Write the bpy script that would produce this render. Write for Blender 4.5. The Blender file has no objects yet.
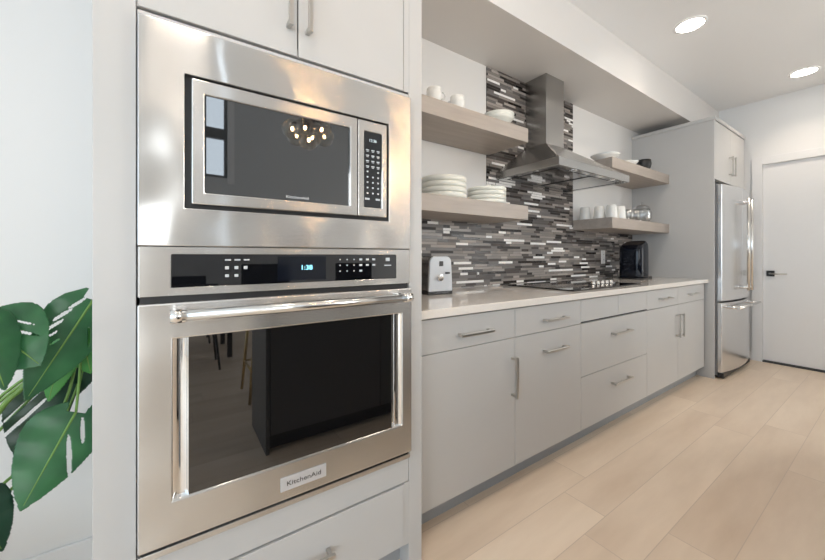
import bpy, bmesh, math, random
from mathutils import Vector, Matrix
random.seed(7)
PI = math.pi
S = bpy.context.scene
COL = S.collection

# ------------------------------------------------------------------ camera, world, lights, exposure
CAM_H = 1.13
cam = bpy.data.objects.new('camera', bpy.data.cameras.new('camera')); COL.objects.link(cam)
cam.data.sensor_width = 36; cam.data.lens = 345 / 825 * 36
cam.data.shift_y = -24 / 825
cam.data.clip_start = 0.02
cam.location = (0, 0, CAM_H)
yaw = math.atan2(.566, .8244)
cam.rotation_euler = (PI / 2, 0, -yaw)
S.camera = cam

S.view_settings.view_transform = 'Standard'
S.view_settings.look = 'None'
S.view_settings.gamma = 1
S.view_settings.use_curve_mapping = False
S.view_settings.exposure = 0.46

W = bpy.data.worlds.new('sky'); S.world = W; W.use_nodes = True
bg = W.node_tree.nodes['Background']
bg.inputs[0].default_value = (0.72, 0.85, 1.0, 1); bg.inputs[1].default_value = .9

def area(name, loc, rot, sx, sy, power, color):
    l = bpy.data.lights.new(name, 'AREA'); l.shape = 'RECTANGLE'; l.size = sx; l.size_y = sy
    l.energy = power; l.color = color
    o = bpy.data.objects.new(name, l); COL.objects.link(o); o.location = loc; o.rotation_euler = rot
    return o
DAY = (0.86, 0.93, 1.0)
WARM = (1.0, 0.84, 0.68)
# daylight in the window openings of the living side (left wall and rear wall)
NEUTRAL = (1.0, .965, .92)
area('daylight_left', (-3.64, -1.2, 1.5), (0, -PI / 2, 0), 2.2, 3.7, 60, (.71, .86, 1.0))
area('daylight_rear_left', (-1.7, -4.74, 1.55), (-PI / 2, 0, PI), 2.5, 2.7, 80, NEUTRAL)
area('fill_far', (5.32, -2.9, 1.4), (0, PI / 2, 0), 2.4, 2.8, 120, (1.0, .95, .89))  # added fill for the right side of the kitchen, behind an invented window
area('daylight_rear_narrow', (0.55, -4.74, 3.25), (-PI / 2, 0, PI), .36, 1.6, 5, DAY)

# ------------------------------------------------------------------ materials
def new_mat(name):
    m = bpy.data.materials.new(name); m.use_nodes = True
    return m, m.node_tree.nodes, m.node_tree.links, m.node_tree.nodes['Principled BSDF']

def mat(name, col, rough=.5, metal=0, coat=0, noise=0, nscale=30, bump=0, spec=None, ior=None):
    m, N, L, b = new_mat(name)
    b.inputs['Base Color'].default_value = (*col, 1); b.inputs['Roughness'].default_value = rough
    b.inputs['Metallic'].default_value = metal; b.inputs['Coat Weight'].default_value = coat
    if ior: b.inputs['IOR'].default_value = ior
    if spec is not None: b.inputs['Specular IOR Level'].default_value = spec
    tc = N.new('ShaderNodeTexCoord')
    n = N.new('ShaderNodeTexNoise'); n.inputs['Scale'].default_value = nscale
    L.new(tc.outputs['Object'], n.inputs['Vector'])
    if noise:
        mx = N.new('ShaderNodeMix'); mx.data_type = 'RGBA'
        mx.inputs[6].default_value = (*[c * (1 - noise) for c in col], 1)
        mx.inputs[7].default_value = (*[min(1, c * (1 + noise)) for c in col], 1)
        L.new(n.outputs[0], mx.inputs[0]); L.new(mx.outputs[2], b.inputs['Base Color'])
    if bump:
        bp = N.new('ShaderNodeBump'); bp.inputs['Strength'].default_value = bump; bp.inputs['Distance'].default_value = .002
        L.new(n.outputs[0], bp.inputs['Height']); L.new(bp.outputs[0], b.inputs['Normal'])
    return m

M = {}
M['wall'] = mat('wall_paint', (.80, .80, .795), .6, bump=.05, nscale=200)
M['wall_warm_lit'] = mat('wall_paint_warm_lit', (.80, .788, .77), .6, bump=.05, nscale=200)  # warmth of the lamplight is put into this wall's colour
M['wall_grey'] = mat('wall_paint_grey', (.62, .63, .64), .6, bump=.05, nscale=200)
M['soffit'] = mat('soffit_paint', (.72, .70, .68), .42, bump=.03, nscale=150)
M['ceiling'] = mat('ceiling_paint', (.86, .87, .88), .7, bump=.05, nscale=120)
M['cab'] = mat('cabinet_lacquer', (.545, .54, .53), .34, noise=.015, nscale=8)
M['cab_in'] = mat('cabinet_shadow_gap', (.06, .06, .06), .8, noise=.05)
M['toe'] = mat('toe_kick_board', (.36, .37, .38), .45, noise=.03)
M['nickel'] = mat('brushed_nickel', (.55, .53, .50), .28, 1, noise=.03, nscale=60)
M['chrome'] = mat('polished_chrome', (.86, .86, .86), .06, 1, noise=.01)
M['ceramic'] = mat('white_ceramic', (.86, .86, .83), .22, coat=.4, noise=.01)
M['ceramic_cream'] = mat('cream_ceramic', (.80, .81, .75), .3, coat=.2, noise=.015)
M['black_gloss'] = mat('black_gloss_plastic', (.004, .006, .012), .10, noise=.05, spec=.35)
M['black'] = mat('black_satin', (.012, .012, .013), .4, noise=.05)
M['charcoal'] = mat('charcoal_cabinet', (.10, .10, .10), .4, noise=.04)
M['quartz'] = mat('quartz_top', (.80, .76, .71), .09, coat=.3, noise=.05, nscale=90)
M['plastic_white'] = mat('white_plastic', (.82, .82, .82), .35, noise=.01)
M['door'] = mat('door_paint', (.80, .80, .80), .42, noise=.01)
M['dark_gap'] = mat('door_gap_shade', (.05, .05, .05), .7, noise=.05)
M['gold'] = mat('aged_brass', (.55, .40, .18), .3, 1, noise=.04)
M['fridge_side'] = mat('fridge_side_grey', (.20, .20, .205), .4, noise=.03)
M['terracotta'] = mat('pot_white', (.75, .74, .72), .5, noise=.03)
M['soil'] = mat('soil', (.04, .028, .02), .95, noise=.4, nscale=120, bump=1)
M['stem'] = mat('green_stem', (.16, .30, .06), .4, noise=.15, nscale=20)
M['mark'] = mat('pale_marks', (.60, .62, .64), .5, noise=.02)
M['dark_print'] = mat('dark_print', (.05, .05, .055), .5, noise=.02)
M['badge'] = mat('badge_plate', (.70, .72, .76), .3, .6, noise=.02)

def steel(name, base=.62, rough=.24, aniso=.75, wave=.0, rot=0.0, tint=(1, .985, .96), wscale=1.2):
    m, N, L, b = new_mat(name)
    b.inputs['Metallic'].default_value = 1
    b.inputs['Roughness'].default_value = rough
    b.inputs['Anisotropic'].default_value = aniso
    b.inputs['Anisotropic Rotation'].default_value = rot
    t = N.new('ShaderNodeTangent'); t.direction_type = 'RADIAL'; t.axis = 'Z'
    L.new(t.outputs[0], b.inputs['Tangent'])
    tc = N.new('ShaderNodeTexCoord')
    mp = N.new('ShaderNodeMapping'); mp.inputs['Scale'].default_value = (3, 3, 900)
    L.new(tc.outputs['Object'], mp.inputs[0])
    n = N.new('ShaderNodeTexNoise'); n.inputs['Scale'].default_value = 1.0; n.inputs['Detail'].default_value = 2
    L.new(mp.outputs[0], n.inputs['Vector'])
    mx = N.new('ShaderNodeMix'); mx.data_type = 'RGBA'
    lo, hi = base * .96, base * 1.04
    mx.inputs[6].default_value = (lo * tint[0], lo * tint[1], lo * tint[2], 1)
    mx.inputs[7].default_value = (hi * tint[0], hi * tint[1], hi * tint[2], 1)
    L.new(n.outputs[0], mx.inputs[0]); L.new(mx.outputs[2], b.inputs['Base Color'])
    if wave:
        n2 = N.new('ShaderNodeTexNoise'); n2.inputs['Scale'].default_value = wscale * 3; n2.inputs['Detail'].default_value = 1
        L.new(tc.outputs['Object'], n2.inputs['Vector'])
        bp = N.new('ShaderNodeBump'); bp.inputs['Strength'].default_value = 1; bp.inputs['Distance'].default_value = wave
        L.new(n2.outputs[0], bp.inputs['Height']); L.new(bp.outputs[0], b.inputs['Normal'])
    return m
M['steel'] = steel('brushed_stainless', .66, .27, .95, .01, rot=.25)
M['steel_trim'] = steel('brushed_stainless_trim', .66, .22, 1.0, .022, rot=.25)
M['steel_hood'] = steel('hood_stainless', .42, .25, .6, .004)
M['steel_fridge'] = steel('fridge_stainless', .70, .24, .6, .004, tint=(.98, .99, 1))
M['steel_bar'] = steel('handle_stainless', .75, .18, 0, 0)
M['hood_under'] = mat('hood_polished_underside', (.52, .52, .52), .08, 1, noise=.02)

def glass_dark(name, col, ior, rough=.02):
    m = mat(name, col, rough, ior=ior, noise=.03)
    return m
M['oven_glass'] = glass_dark('oven_dark_glass', (.004, .004, .0045), 2.0)
M['mw_glass'] = glass_dark('microwave_dark_glass', (.012, .013, .014), 2.1)
M['panel_glass'] = glass_dark('panel_dark_glass', (.004, .0045, .006), 1.65)
M['cook_glass'] = glass_dark('cooktop_glass', (.004, .004, .004), 1.6, .05)

def emis(name, col, s):
    m, N, L, b = new_mat(name)
    b.inputs['Base Color'].default_value = (*col, 1)
    b.inputs['Emission Color'].default_value = (*col, 1); b.inputs['Emission Strength'].default_value = s
    tc = N.new('ShaderNodeTexCoord'); n = N.new('ShaderNodeTexNoise'); n.inputs['Scale'].default_value = 5
    L.new(tc.outputs['Object'], n.inputs['Vector'])
    mr = N.new('ShaderNodeMapRange'); mr.inputs[3].default_value = s * .95; mr.inputs[4].default_value = s * 1.05
    L.new(n.outputs[0], mr.inputs[0]); L.new(mr.outputs[0], b.inputs['Emission Strength'])
    return m
M['downlight'] = emis('downlight_glow', (1, .93, .84), 14)
M['bulb'] = emis('bulb_glow', (1, .60, .27), 110)
M['lcd'] = emis('clock_digits', (.25, .75, .95), 1.6)
M['lcd_dim'] = emis('lcd_pale', (.55, .65, .7), .35)

def clear_glass(name, tint=(1, 1, 1), mixf=.12):
    m = bpy.data.materials.new(name); m.use_nodes = True
    N, L = m.node_tree.nodes, m.node_tree.links
    for n in list(N): N.remove(n)
    out = N.new('ShaderNodeOutputMaterial'); mx = N.new('ShaderNodeMixShader')
    tr = N.new('ShaderNodeBsdfTransparent'); tr.inputs[0].default_value = (*tint, 1)
    gl = N.new('ShaderNodeBsdfGlossy'); gl.inputs['Roughness'].default_value = .03
    lw = N.new('ShaderNodeLayerWeight'); lw.inputs[0].default_value = .35
    mr = N.new('ShaderNodeMapRange'); mr.inputs[3].default_value = mixf * .5; mr.inputs[4].default_value = min(1, mixf * 5)
    L.new(lw.outputs['Facing'], mr.inputs[0]); L.new(mr.outputs[0], mx.inputs[0])
    L.new(tr.outputs[0], mx.inputs[1]); L.new(gl.outputs[0], mx.inputs[2]); L.new(mx.outputs[0], out.inputs[0])
    return m
M['pane'] = clear_glass('window_pane', (.97, .99, 1), .05)
M['glassware'] = clear_glass('glassware', (.93, .95, .96), .22)
M['globe'] = clear_glass('pendant_globe_glass', (.98, .96, .93), .12)

def math_node(N, L, op, a, b=None, c=None):
    n = N.new('ShaderNodeMath'); n.operation = op
    for i, v in enumerate((a, b, c)):
        if v is None: continue
        if isinstance(v, (int, float)): n.inputs[i].default_value = v
        else: L.new(v, n.inputs[i])
    return n.outputs[0]

def tile_mat():
    m, N, L, b = new_mat('linear_glass_mosaic')
    tc = N.new('ShaderNodeTexCoord'); sp = N.new('ShaderNodeSeparateXYZ'); L.new(tc.outputs['Object'], sp.inputs[0])
    X, Z = sp.outputs[0], sp.outputs[2]
    mt = lambda op, a, b_=None, c=None: math_node(N, L, op, a, b_, c)
    zr = mt('DIVIDE', Z, .0185); row = mt('FLOOR', zr); fz = mt('FRACT', zr)
    wn = N.new('ShaderNodeTexWhiteNoise'); wn.noise_dimensions = '1D'; L.new(row, wn.inputs['W'])
    u = mt('ADD', mt('DIVIDE', X, .135), mt('MULTIPLY', wn.outputs['Value'], 37))
    nz = N.new('ShaderNodeTexNoise'); nz.noise_dimensions = '2D'; nz.inputs['Scale'].default_value = 1.0; nz.inputs['Detail'].default_value = 0
    cv = N.new('ShaderNodeCombineXYZ'); L.new(mt('MULTIPLY', u, .8), cv.inputs[0]); L.new(mt('MULTIPLY', row, 17.3), cv.inputs[1])
    L.new(cv.outputs[0], nz.inputs['Vector'])
    u2 = mt('ADD', u, mt('MULTIPLY', mt('SUBTRACT', nz.outputs[0], .5), 2.0))
    cell = mt('FLOOR', u2); fx = mt('FRACT', u2)
    cc = N.new('ShaderNodeCombineXYZ'); L.new(cell, cc.inputs[0]); L.new(row, cc.inputs[1])
    w2 = N.new('ShaderNodeTexWhiteNoise'); w2.noise_dimensions = '2D'; L.new(cc.outputs[0], w2.inputs['Vector'])
    rp = N.new('ShaderNodeValToRGB'); rp.color_ramp.interpolation = 'CONSTANT'
    cols = [(0, (.020, .015, .013)), (.15, (.065, .052, .047)), (.25, (.25, .225, .205)), (.40, (.17, .156, .15)),
            (.53, (.32, .285, .26)), (.65, (.205, .185, .17)), (.73, (.42, .375, .34)), (.80, (.95, .93, .91)), (.905, (.10, .088, .082))]
    el = rp.color_ramp.elements
    el[0].position = 0; el[0].color = (*cols[0][1], 1)
    el[1].position = cols[1][0]; el[1].color = (*cols[1][1], 1)
    for p, c in cols[2:]:
        e = el.new(p); e.color = (*c, 1)
    L.new(w2.outputs['Value'], rp.inputs[0])
    gz = mt('MINIMUM', fz, mt('SUBTRACT', 1, fz)); gx = mt('MINIMUM', fx, mt('SUBTRACT', 1, fx))
    mask = mt('MULTIPLY', mt('GREATER_THAN', gz, .05), mt('GREATER_THAN', gx, .012))
    mx = N.new('ShaderNodeMix'); mx.data_type = 'RGBA'; mx.inputs[6].default_value = (.13, .12, .115, 1)
    L.new(mask, mx.inputs[0]); L.new(rp.outputs[0], mx.inputs[7]); L.new(mx.outputs[2], b.inputs['Base Color'])
    b.inputs['Specular IOR Level'].default_value = .28
    rr = N.new('ShaderNodeMapRange'); rr.inputs[3].default_value = .15; rr.inputs[4].default_value = .5
    L.new(w2.outputs['Color'], rr.inputs[0]); L.new(rr.outputs[0], b.inputs['Roughness'])
    bp = N.new('ShaderNodeBump'); bp.inputs['Strength'].default_value = .5; bp.inputs['Distance'].default_value = .001
    L.new(mask, bp.inputs['Height']); L.new(bp.outputs[0], b.inputs['Normal'])
    return m
M['tile'] = tile_mat()

def wood_mat(name, c1, c2, scale=(1.2, 14, 14), rough=.45, plank=None, seam=None):
    m, N, L, b = new_mat(name)
    tc = N.new('ShaderNodeTexCoord'); mp = N.new('ShaderNodeMapping'); mp.inputs['Scale'].default_value = scale
    L.new(tc.outputs['Object'], mp.inputs[0])
    mt = lambda op, a, b_=None, c=None: math_node(N, L, op, a, b_, c)
    n = N.new('ShaderNodeTexNoise'); n.inputs['Scale'].default_value = 1; n.inputs['Detail'].default_value = 5; n.inputs['Roughness'].default_value = .6
    vec = mp.outputs[0]
    fac = n.outputs[0]
    if plank:
        sp = N.new('ShaderNodeSeparateXYZ'); L.new(tc.outputs['Object'], sp.inputs[0])
        pr = mt('DIVIDE', sp.outputs[1], plank[1]); row = mt('FLOOR', pr); fy = mt('FRACT', pr)
        wn = N.new('ShaderNodeTexWhiteNoise'); wn.noise_dimensions = '1D'; L.new(row, wn.inputs['W'])
        u = mt('ADD', mt('DIVIDE', sp.outputs[0], plank[0]), mt('MULTIPLY', wn.outputs[0], 9))
        cell = mt('FLOOR', u); fx = mt('FRACT', u)
        cc = N.new('ShaderNodeCombineXYZ'); L.new(cell, cc.inputs[0]); L.new(row, cc.inputs[1])
        w2 = N.new('ShaderNodeTexWhiteNoise'); w2.noise_dimensions = '2D'; L.new(cc.outputs[0], w2.inputs['Vector'])
        va = N.new('ShaderNodeVectorMath'); va.operation = 'ADD'
        sc = N.new('ShaderNodeVectorMath'); sc.operation = 'SCALE'; sc.inputs['Scale'].default_value = 40
        L.new(w2.outputs['Color'], sc.inputs[0]); L.new(mp.outputs[0], va.inputs[0]); L.new(sc.outputs[0], va.inputs[1]); vec = va.outputs[0]
        fac = mt('ADD', mt('MULTIPLY', n.outputs[0], .9), mt('MULTIPLY', w2.outputs['Value'], .12))
    L.new(vec, n.inputs['Vector'])
    rp = N.new('ShaderNodeValToRGB'); rp.color_ramp.elements[0].position = .3; rp.color_ramp.elements[1].position = .7
    rp.color_ramp.elements[0].color = (*c1, 1); rp.color_ramp.elements[1].color = (*c2, 1)
    L.new(fac, rp.inputs[0]); out = rp.outputs[0]
    if plank:
        gy = mt('MINIMUM', fy, mt('SUBTRACT', 1, fy)); gx = mt('MINIMUM', fx, mt('SUBTRACT', 1, fx))
        mask = mt('MULTIPLY', mt('GREATER_THAN', gy, .008), mt('GREATER_THAN', gx, .0012))
        mx = N.new('ShaderNodeMix'); mx.data_type = 'RGBA'; mx.inputs[6].default_value = (*seam, 1)
        L.new(mask, mx.inputs[0]); L.new(out, mx.inputs[7]); out = mx.outputs[2]
    L.new(out, b.inputs['Base Color']); b.inputs['Roughness'].default_value = rough
    return m
M['floor'] = wood_mat('light_oak_planks', (.65, .515, .39), (.84, .705, .565), (.9, 4.5, 4.5), .33, (1.6, .19), (.60, .485, .385))
M['shelf'] = wood_mat('taupe_wood_laminate', (.37, .32, .28), (.46, .405, .36), (2.5, 25, 25), .45)
M['oak_light'] = wood_mat('pale_table_wood', (.35, .25, .16), (.5, .38, .26), (2.5, 25, 25), .45)
M['fabric'] = mat('charcoal_fabric', (.03, .03, .033), .9, noise=.2, nscale=200, bump=.5)

def leaf_mat():
    m, N, L, b = new_mat('monstera_leaf')
    tc = N.new('ShaderNodeTexCoord'); n = N.new('ShaderNodeTexNoise'); n.inputs['Scale'].default_value = 9; n.inputs['Detail'].default_value = 3
    L.new(tc.outputs['Object'], n.inputs['Vector'])
    rp = N.new('ShaderNodeValToRGB'); rp.color_ramp.elements[0].color = (.012, .075, .026, 1); rp.color_ramp.elements[1].color = (.035, .165, .055, 1)
    rp.color_ramp.elements[0].position = .3; rp.color_ramp.elements[1].position = .7
    L.new(n.outputs[0], rp.inputs[0]); L.new(rp.outputs[0], b.inputs['Base Color'])
    b.inputs['Roughness'].default_value = .35
    b.inputs['Subsurface Weight'].default_value = 0
    return m
M['leaf'] = leaf_mat()
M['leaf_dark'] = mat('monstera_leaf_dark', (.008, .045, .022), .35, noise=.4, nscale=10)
M['leaf_bright'] = mat('monstera_leaf_bright', (.06, .27, .05), .38, noise=.3, nscale=10)

# ------------------------------------------------------------------ mesh helpers
def box(bm, x0, x1, y0, y1, z0, z1):
    vs = [bm.verts.new(p) for p in ((x0, y0, z0), (x1, y0, z0), (x1, y1, z0), (x0, y1, z0), (x0, y0, z1), (x1, y0, z1), (x1, y1, z1), (x0, y1, z1))]
    for f in ((0, 3, 2, 1), (4, 5, 6, 7), (0, 1, 5, 4), (1, 2, 6, 5), (2, 3, 7, 6), (3, 0, 4, 7)):
        bm.faces.new([vs[i] for i in f])

def tube(bm, pts, r, seg=12, cap=True):
    pts = [Vector(p) for p in pts]; rings = []
    rs = r if isinstance(r, (list, tuple)) else [r] * len(pts)
    for i, p in enumerate(pts):
        d = (pts[min(i + 1, len(pts) - 1)] - pts[max(i - 1, 0)]).normalized()
        a = d.cross(Vector((0, 0, 1)))
        if a.length < 1e-3: a = d.cross(Vector((0, 1, 0)))
        a.normalize(); b = d.cross(a).normalized()
        rings.append([bm.verts.new(p + (a * math.cos(t) + b * math.sin(t)) * rs[i]) for t in [2 * PI * k / seg for k in range(seg)]])
    for A, B in zip(rings, rings[1:]):
        for k in range(seg):
            f = bm.faces.new((A[k], A[(k + 1) % seg], B[(k + 1) % seg], B[k])); f.smooth = True
    if cap:
        bm.faces.new(rings[0]); bm.faces.new(rings[-1][::-1])

def lathe(bm, prof, c=(0, 0, 0), seg=32, smooth=True):
    c = Vector(c); rings = []
    for r, z in prof:
        if r < 1e-6: rings.append([bm.verts.new(c + Vector((0, 0, z)))])
        else: rings.append([bm.verts.new(c + Vector((r * math.cos(2 * PI * k / seg), r * math.sin(2 * PI * k / seg), z))) for k in range(seg)])
    for A, B in zip(rings, rings[1:]):
        for k in range(seg):
            a, a2 = A[k % len(A)], A[(k + 1) % len(A)]; b, b2 = B[k % len(B)], B[(k + 1) % len(B)]
            q = [a, a2, b2, b]; q = [v for i, v in enumerate(q) if v not in q[:i]]
            if len(q) > 2:
                f = bm.faces.new(q); f.smooth = smooth

def prism(bm, poly, fn, d):
    """poly: 2D points; fn(u, v, w) -> 3D point; extruded from w=0 to w=d"""
    A = [bm.verts.new(fn(u, v, 0)) for u, v in poly]; B = [bm.verts.new(fn(u, v, d)) for u, v in poly]
    bm.faces.new(A); bm.faces.new(B[::-1])
    for i in range(len(A)):
        j = (i + 1) % len(A); bm.faces.new((A[j], A[i], B[i], B[j]))

def frame(bm, x0, x1, z0, z1, ix0, ix1, iz0, iz1, y0, y1):
    """rectangular ring in the XZ plane, y0 front, y1 back"""
    o = [(x0, z0), (x1, z0), (x1, z1), (x0, z1)]; i = [(ix0, iz0), (ix1, iz0), (ix1, iz1), (ix0, iz1)]
    V = {}
    for k in range(4):
        for n_, (p, y) in {'of': (o, y0), 'if': (i, y0), 'ob': (o, y1), 'ib': (i, y1)}.items():
            V[n_, k] = bm.verts.new((p[k][0], y, p[k][1]))
    for k in range(4):
        j = (k + 1) % 4
        bm.faces.new((V['of', k], V['of', j], V['if', j], V['if', k]))
        bm.faces.new((V['ob', j], V['ob', k], V['ib', k], V['ib', j]))
        bm.faces.new((V['of', j], V['of', k], V['ob', k], V['ob', j]))
        bm.faces.new((V['if', k], V['if', j], V['ib', j], V['ib', k]))

def base_of(p):
    v = Vector((0, 0, 0))
    while p is not None: v += p.location; p = p.parent
    return v

def bm_obj(name, bm, m, parent=None, bev=0, at=None, smooth=False):
    bmesh.ops.recalc_face_normals(bm, faces=bm.faces[:])
    org = base_of(parent) if parent is not None else (Vector(at) if at else Vector((0, 0, 0)))
    if parent is None and at is None:
        zs = [v.co for v in bm.verts]
        org = Vector(((min(v.x for v in zs) + max(v.x for v in zs)) / 2, (min(v.y for v in zs) + max(v.y for v in zs)) / 2, min(v.z for v in zs)))
    for v in bm.verts: v.co -= org
    if smooth:
        for f in bm.faces: f.smooth = True
    me = bpy.data.meshes.new(name); bm.to_mesh(me); bm.free()
    me.materials.append(m)
    o = bpy.data.objects.new(name, me); COL.objects.link(o)
    if parent is not None: o.parent = parent
    else: o.location = org
    if bev:
        b = o.modifiers.new('bevel', 'BEVEL'); b.width = bev; b.segments = 2; b.limit_method = 'ANGLE'; b.harden_normals = False
    return o

def B(name, m, parent, *boxes, bev=.0015, at=None):
    bm = bmesh.new()
    for b in boxes: box(bm, *b)
    return bm_obj(name, bm, m, parent, bev, at)

def thing(name, label, cat, loc, group=None):
    o = bpy.data.objects.new(name, None); COL.objects.link(o); o.location = loc; o.empty_display_size = .1
    o['label'] = label; o['category'] = cat
    if group: o['group'] = group
    return o
def tag(o, label, cat, group=None):
    o['label'] = label; o['category'] = cat
    if group: o['group'] = group
    return o
def struct(o, label=None):
    o['kind'] = 'structure'
    if label: o['label'] = label
    return o
def copy_tree(o, parent=None):
    c = o.copy(); COL.objects.link(c)
    if parent is not None: c.parent = parent
    for ch in list(o.children): copy_tree(ch, c)
    return c

# ------------------------------------------------------------------ structure
XL, XR, YN, YF = -3.5, 5.18, -4.6, 1.74          # left, far, opposite and kitchen walls
CE, CH = 2.80, 4.2                                # kitchen ceiling, high living ceiling
T = .12
struct(B('floor', M['floor'], None, (XL - T, XR + T, YN - T, YF + T, -.1, 0), bev=0, at=(0, 0, 0)))
struct(B('ceiling', M['ceiling'], None, (XL, XR, -1.6, YF, CE, CE + .1), (XL, XR, -1.6, -1.5, CE + .1, CH), (XL, XR, YN, -1.6, CH, CH + .1), bev=0, at=(0, 0, CE)))
struct(B('wall_kitchen', M['wall_warm_lit'], None, (XL - T, XR + T, YF, YF + T, 0, CE + .1), bev=0))
# left wall with a wide window opening
ly0, ly1, lz0, lz1 = -3.1, .7, .35, 2.62
struct(B('wall_left', M['wall'], None, (XL - T, XL, YN, ly0, 0, CH + .1), (XL - T, XL, ly1, YF, 0, CH + .1), (XL - T, XL, ly0, ly1, 0, lz0), (XL - T, XL, ly0, ly1, lz1, CH + .1), bev=0))
# opposite wall: three window openings
ops = [(-3.0, -.45, .15, 2.9), (.37, .73, 2.45, 4.05)]
seg = []; x = XL - T
for (a, b_, c, d) in ops:
    seg += [(x, a, YN - T, YN, 0, CH + .1), (a, b_, YN - T, YN, 0, c), (a, b_, YN - T, YN, d, CH + .1)]; x = b_
seg.append((x, XR + T, YN - T, YN, 0, CH + .1))
struct(B('wall_rear', M['wall_grey'], None, *seg, bev=0))
# far wall with a door opening
dy0, dy1, dz = .052, .924, 2.105
fy0, fy1, fz0, fz1 = -4.3, -1.5, .15, 2.6  # unseen window opening, added to let the far fill light in
struct(B('wall_far', M['wall'], None, (XR, XR + T, YN, fy0, 0, CH), (XR, XR + T, fy1, dy0, 0, CH), (XR, XR + T, fy0, fy1, 0, fz0), (XR, XR + T, fy0, fy1, fz1, CH), (XR, XR + T, dy1, YF, 0, CH), (XR, XR + T, dy0, dy1, dz, CH), bev=0))
# dropped soffit over the counter run, tower and fridge
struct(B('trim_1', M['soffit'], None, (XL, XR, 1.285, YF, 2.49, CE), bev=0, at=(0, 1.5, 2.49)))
# baseboards
struct(B('baseboard_kitchen', M['door'], None, (XL, -.16, YF - .014, YF, 0, .085), bev=.002))
struct(B('baseboard_far', M['door'], None, (XR - .014, XR, 1.0, YF, 0, .085), (XR - .014, XR, YN, dy0 - .08, 0, .085), bev=.002))
struct(B('baseboard_left', M['door'], None, (XL, XL + .014, YN, YF, 0, .085), bev=.002))
# door and casing
struct(B('trim_2', M['door'], None, (XR - .016, XR, dy1, dy1 + .082, 0, dz + .08), (XR - .016, XR, dy0 - .082, dy0, 0, dz + .08), (XR - .016, XR, dy0, dy1, dz, dz + .08), bev=.002))
struct(B('trim_3', M['dark_gap'], None, (XR - .01, XR + T, dy0, dy1, 0, .014), bev=.001))  # dark strip standing in for the shade in the gap under the door
door = struct(B('door_1', M['door'], None, (XR + .012, XR + .052, dy0 + .0015, dy1 - .0015, .02, dz - .001), bev=.002))
bm = bmesh.new(); box(bm, XR, XR + .012, .835, .895, .915, .975)
bm_obj('door_rose', bm, M['black'], door, .001)
bm = bmesh.new(); tube(bm, [(XR + .022, .865, .945), (XR - .03, .865, .945)], .009); tube(bm, [(XR - .028, .872, .945), (XR - .028, .74, .945)], .008)
bm_obj('door_handle', bm, M['nickel'], door)

# windows (frames, mullions and panes)
def win_rear(n, a, b_, c, d, mull=1, rail=None):
    y0, y1 = YN - T + .02, YN - T + .075
    bm = bmesh.new(); frame(bm, a, b_, c, d, a + .05, b_ - .05, c + .05, d - .05, y0 + .05, y0)
    for k in range(1, mull):
        xm = a + (b_ - a) * k / mull; box(bm, xm - .03, xm + .03, y0, y1, c + .05, d - .05)
    if rail: box(bm, a + .05, b_ - .05, y0, y1, rail - .09, rail + .09)
    f = struct(bm_obj('window_%d' % n, bm, M['charcoal'] if n == 2 else M['door'], None, .002))
    B('window_pane', M['pane'], f, (a + .05, b_ - .05, y0 + .02, y0 + .026, c + .05, d - .05), bev=0)
struct(B('trim_5', M['door'], None, (.73, .83, YN, YN + .02, 2.36, 4.14), (.27, .37, YN, YN + .02, 2.36, 4.14), bev=.002))
win_rear(1, *ops[0], mull=3); win_rear(2, *ops[1], mull=1, rail=3.2)
for n, xx, ly0, ly1, lz0, lz1 in ((3, XR + T - .07, fy0, fy1, fz0, fz1), (4, XL - T + .02, ly0, ly1, lz0, lz1)):  # the far-wall window is invented for its light
    bm = bmesh.new()
    box(bm, xx, xx + .05, ly0, ly1, lz0, lz0 + .05); box(bm, xx, xx + .05, ly0, ly1, lz1 - .05, lz1)
    for k in range(4):
        ym = ly0 + .03 + (ly1 - ly0 - .06) * k / 3; box(bm, xx, xx + .05, ym - .03, ym + .03, lz0 + .05, lz1 - .05)
    f = struct(bm_obj('window_%d' % n, bm, M['door'], None, .002))
    B('window_pane', M['pane'], f, (xx + .02, xx + .026, ly0 + .05, ly1 - .05, lz0 + .05, lz1 - .05), bev=0)

# tiled backsplash behind the counter and up behind the hood
struct(B('trim_4', M['tile'], None, (.760, 4.078, YF - .008, YF, .917, 1.362), (1.835, 2.93, YF - .008, YF, 1.362, 2.488), bev=0, at=(0, YF, 0)),
       'grey and brown linear glass mosaic tile')

# ------------------------------------------------------------------ pull handles
def pull(bm, c, length, axis, yface, r=.006, off=.032):
    """square bar pull with two posts; c = (x, z) centre, axis 'x' or 'z'"""
    x, z = c; h = length / 2; w = r
    if axis == 'x':
        box(bm, x - h, x + h, yface - off - w, yface - off + w, z - w, z + w)
        for s in (-1, 1): box(bm, x + s * (h - .012) - w, x + s * (h - .012) + w, yface - off + w * .5, yface, z - w, z + w)
    else:
        box(bm, x - w, x + w, yface - off - w, yface - off + w, z - h, z + h)
        for s in (-1, 1): box(bm, x - w, x + w, yface - off + w * .5, yface, z + s * (h - .012) - w, z + s * (h - .012) + w)
def handle(parent, c, length, axis, yface, **k):
    bm = bmesh.new(); pull(bm, c, length, axis, yface, **k)
    return bm_obj('handle', bm, M['nickel'], parent, .0015)

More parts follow.
